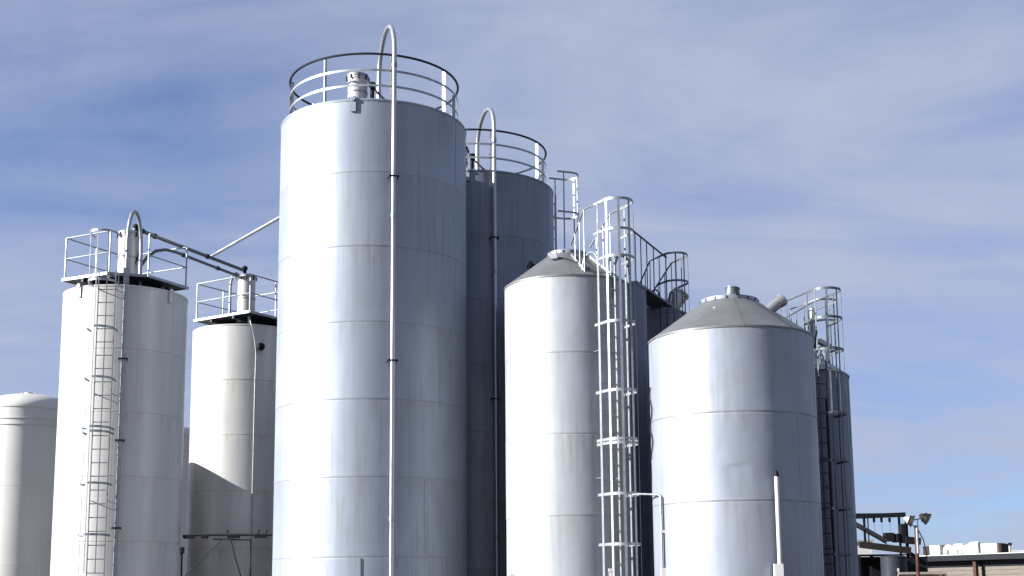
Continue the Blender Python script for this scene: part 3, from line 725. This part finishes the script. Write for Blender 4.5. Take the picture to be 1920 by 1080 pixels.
def head(x, z, tilt, yaw, m, flare):
    mm = Matrix.Rotation(yaw, 3, 'Z') @ Matrix.Rotation(tilt, 3, 'Y')
    h = MB().lathe([(0.001, -0.25), (0.05, -0.25), (0.09, -0.21), (0.15, -0.10), (0.19, -0.03)], 24, (x, 0, z), False, mm).build('lamp_head', m, fp)
    MB().lathe([(0.20, -0.03), (0.205, 0.02), (0.25, 0.12), (0.26, 0.15), (0.235, 0.155)], 24, (x, 0, z), False, mm).build('reflector_rim', flare, h)
    MB().lathe([(0.235, 0.145), (0.12, 0.17), (0.001, 0.18)], 24, (x, 0, z), False, mm).build('lens', 'glass', h)
    MB().lathe([(0.18, -0.045), (0.212, -0.045), (0.212, -0.02), (0.18, -0.02)], 24, (x, 0, z), False, mm).build('band', 'black', h)
head(-0.19, 4.58, R(112), R(-14), 'beige', 'plat')
head(0.46, 4.68, R(120), R(-32), 'plat', 'black')

# flat roofed building
B0, B1 = Vector((23.2, 76.4, 0)), Vector((30.9, 63.85, 0))
bx = (B1 - B0).normalized(); by = Vector((-bx.y, bx.x, 0))
if by.y < 0: by = -by
Lb = (B1 - B0).length
ang = math.atan2(bx.y, bx.x)
fb = thing('flat_roofed_building', 'low tan building with grey fascia and white roof at the lower right corner', 'building', B0)
fb.rotation_euler = (0, 0, ang)
MB().add([(0.0, -0.3, 3.62), (Lb, -0.3, 3.62), (Lb, 9, 4.05), (0.0, 9, 4.05), (0.0, -0.3, 3.55), (Lb, -0.3, 3.55), (Lb, 9, 3.4), (0.0, 9, 3.4)],
         [(0, 1, 2, 3), (4, 7, 6, 5), (0, 4, 5, 1), (1, 5, 6, 2), (2, 6, 7, 3), (3, 7, 4, 0)]).build('roof', 'roofw', fb)
MB().box((Lb / 2, -0.33, 3.435), (Lb, 0.05, 0.30)).build('fascia', 'fascia', fb)
MB().box((Lb / 2, 0.1, 3.30), (Lb - 0.1, 0.7, 0.03)).build('soffit', 'dark', fb)
MB().box((Lb / 2, 0.35, 3.13), (Lb - 0.2, 0.06, 0.30)).build('eave_shade', 'dark', fb)  # dark strip that paints in the shade below the eaves
z = 0.0; k = 0
while z < 3.0:
    MB().add([(0.1, 0.42, z), (Lb - 0.1, 0.42, z), (Lb - 0.1, 0.45, z + 0.245), (0.1, 0.45, z + 0.245), (0.1, 0.5, z), (Lb - 0.1, 0.5, z), (Lb - 0.1, 0.5, z + 0.245), (0.1, 0.5, z + 0.245)],
             [(0, 1, 2, 3), (5, 4, 7, 6), (0, 4, 5, 1), (3, 2, 6, 7), (0, 3, 7, 4), (1, 5, 6, 2)]).build('siding_board', 'tan', fb); z += 0.25
MB().box((Lb / 2, 4.5, 1.65), (Lb - 0.4, 8.0, 3.3)).build('wall', 'tan', fb)
for x in (4.35, 8.6, 12.9): MB().box((x, -0.05, 1.64), (0.2, 0.2, 3.28)).build('column', 'rust', fb)

def roof_unit(name, label, x, y, parts, group='units on the flat roof'):
    zr = 3.62 + (y + 0.3) / 9.3 * 0.43
    p = B0 + bx * x + by * y
    t = thing(name, label, 'roof unit', (p.x, p.y, zr), group); t.rotation_euler = (0, 0, ang)
    for nm, m, mb in parts: mb.build(nm, m, t)
    return t
roof_unit('roof_cabinet', 'pale green cabinet at the left end of the flat roof', 0.95, 1.0, [('body', 'mint', MB().box((0, 0, 0.26), (0.75, 0.6, 0.52))), ('lid', 'beige', MB().box((0, 0, 0.535), (0.79, 0.64, 0.03)))])
roof_unit('roof_box', 'small dark box beside the pale green roof cabinet', 0.30, 1.0, [('body', 'plat', MB().box((0, 0, 0.24), (0.5, 0.5, 0.48))), ('lid', 'dark', MB().box((0, 0, 0.495), (0.54, 0.54, 0.03)))])
def elbow(x0, r, w):
    return MB().tube([(x0 - w, 0, 0.0), (x0 - w, 0, 0.22), (x0 - w * 0.7, 0, 0.36), (x0, 0, 0.42), (x0 + w * 0.7, 0, 0.36), (x0 + w, 0, 0.22), (x0 + w, 0, 0.0)], r, 16)
roof_unit('roof_duct', 'round white elbow duct next to the pale green roof cabinet', 1.72, 1.0, [('duct', 'white', elbow(0, 0.17, 0.22)), ('flange', 'galv', MB().cyl((-0.22, 0, 0.0), 0.21, 0.05, 20))])
roof_unit('roof_duct', 'larger white ribbed duct in the middle of the roof units', 2.45, 1.0, [('duct', 'white', elbow(0, 0.24, 0.26)), ('flange', 'galv', MB().cyl((0.26, 0, 0.0), 0.28, 0.05, 20)), ('seam_ring', 'galv', MB().lathe([(0.24, -0.02), (0.265, -0.02), (0.265, 0.02), (0.24, 0.02)], 20, (0, 0, 0.42), False, Matrix.Rotation(R(90), 3, 'Y')))])
roof_unit('air_handler', 'boxy white air handler with rounded hood on the flat roof', 3.55, 1.0, [('casing', 'white', MB().box((0, 0, 0.24), (0.95, 0.7, 0.48))), ('hood', 'white', MB().tube([(-0.5, 0, 0.1), (-0.42, 0, 0.42), (-0.2, 0, 0.52), (0.3, 0, 0.52)], 0.14, 12)), ('louvre', 'galv', MB().box((0.1, -0.36, 0.2), (0.6, 0.02, 0.25)))])
roof_unit('air_handler', 'beige air handler with a rusty end panel on the flat roof', 4.75, 1.0, [('casing', 'beige', MB().box((0, 0, 0.26), (1.1, 0.7, 0.52))), ('end_panel', 'rust', MB().box((0.62, 0, 0.24), (0.14, 0.66, 0.48))), ('dark_panel', 'black', MB().box((0.74, 0, 0.24), (0.1, 0.6, 0.46)))])
roof_unit('roof_vent', 'tiny dark vent pipe beside the rusty end panel on the roof', 5.85, 1.0, [('stack', 'beige', MB().cyl((0, 0, 0), 0.06, 0.4, 14)), ('cap', 'black', MB().cyl((0.03, 0, 0.36), 0.10, 0.16, 14))])
roof_unit('air_handler', 'white roof unit with a dark slotted end at the right picture edge', 8.55, 0.6, [('casing', 'mint', MB().box((0.42, 0, 0.22), (0.8, 0.6, 0.44))), ('slotted_end', 'plat', MB().box((-0.12, 0, 0.22), (0.26, 0.6, 0.46))), ('slot', 'white', MB().box((-0.10, -0.31, 0.24), (0.05, 0.02, 0.26)))])
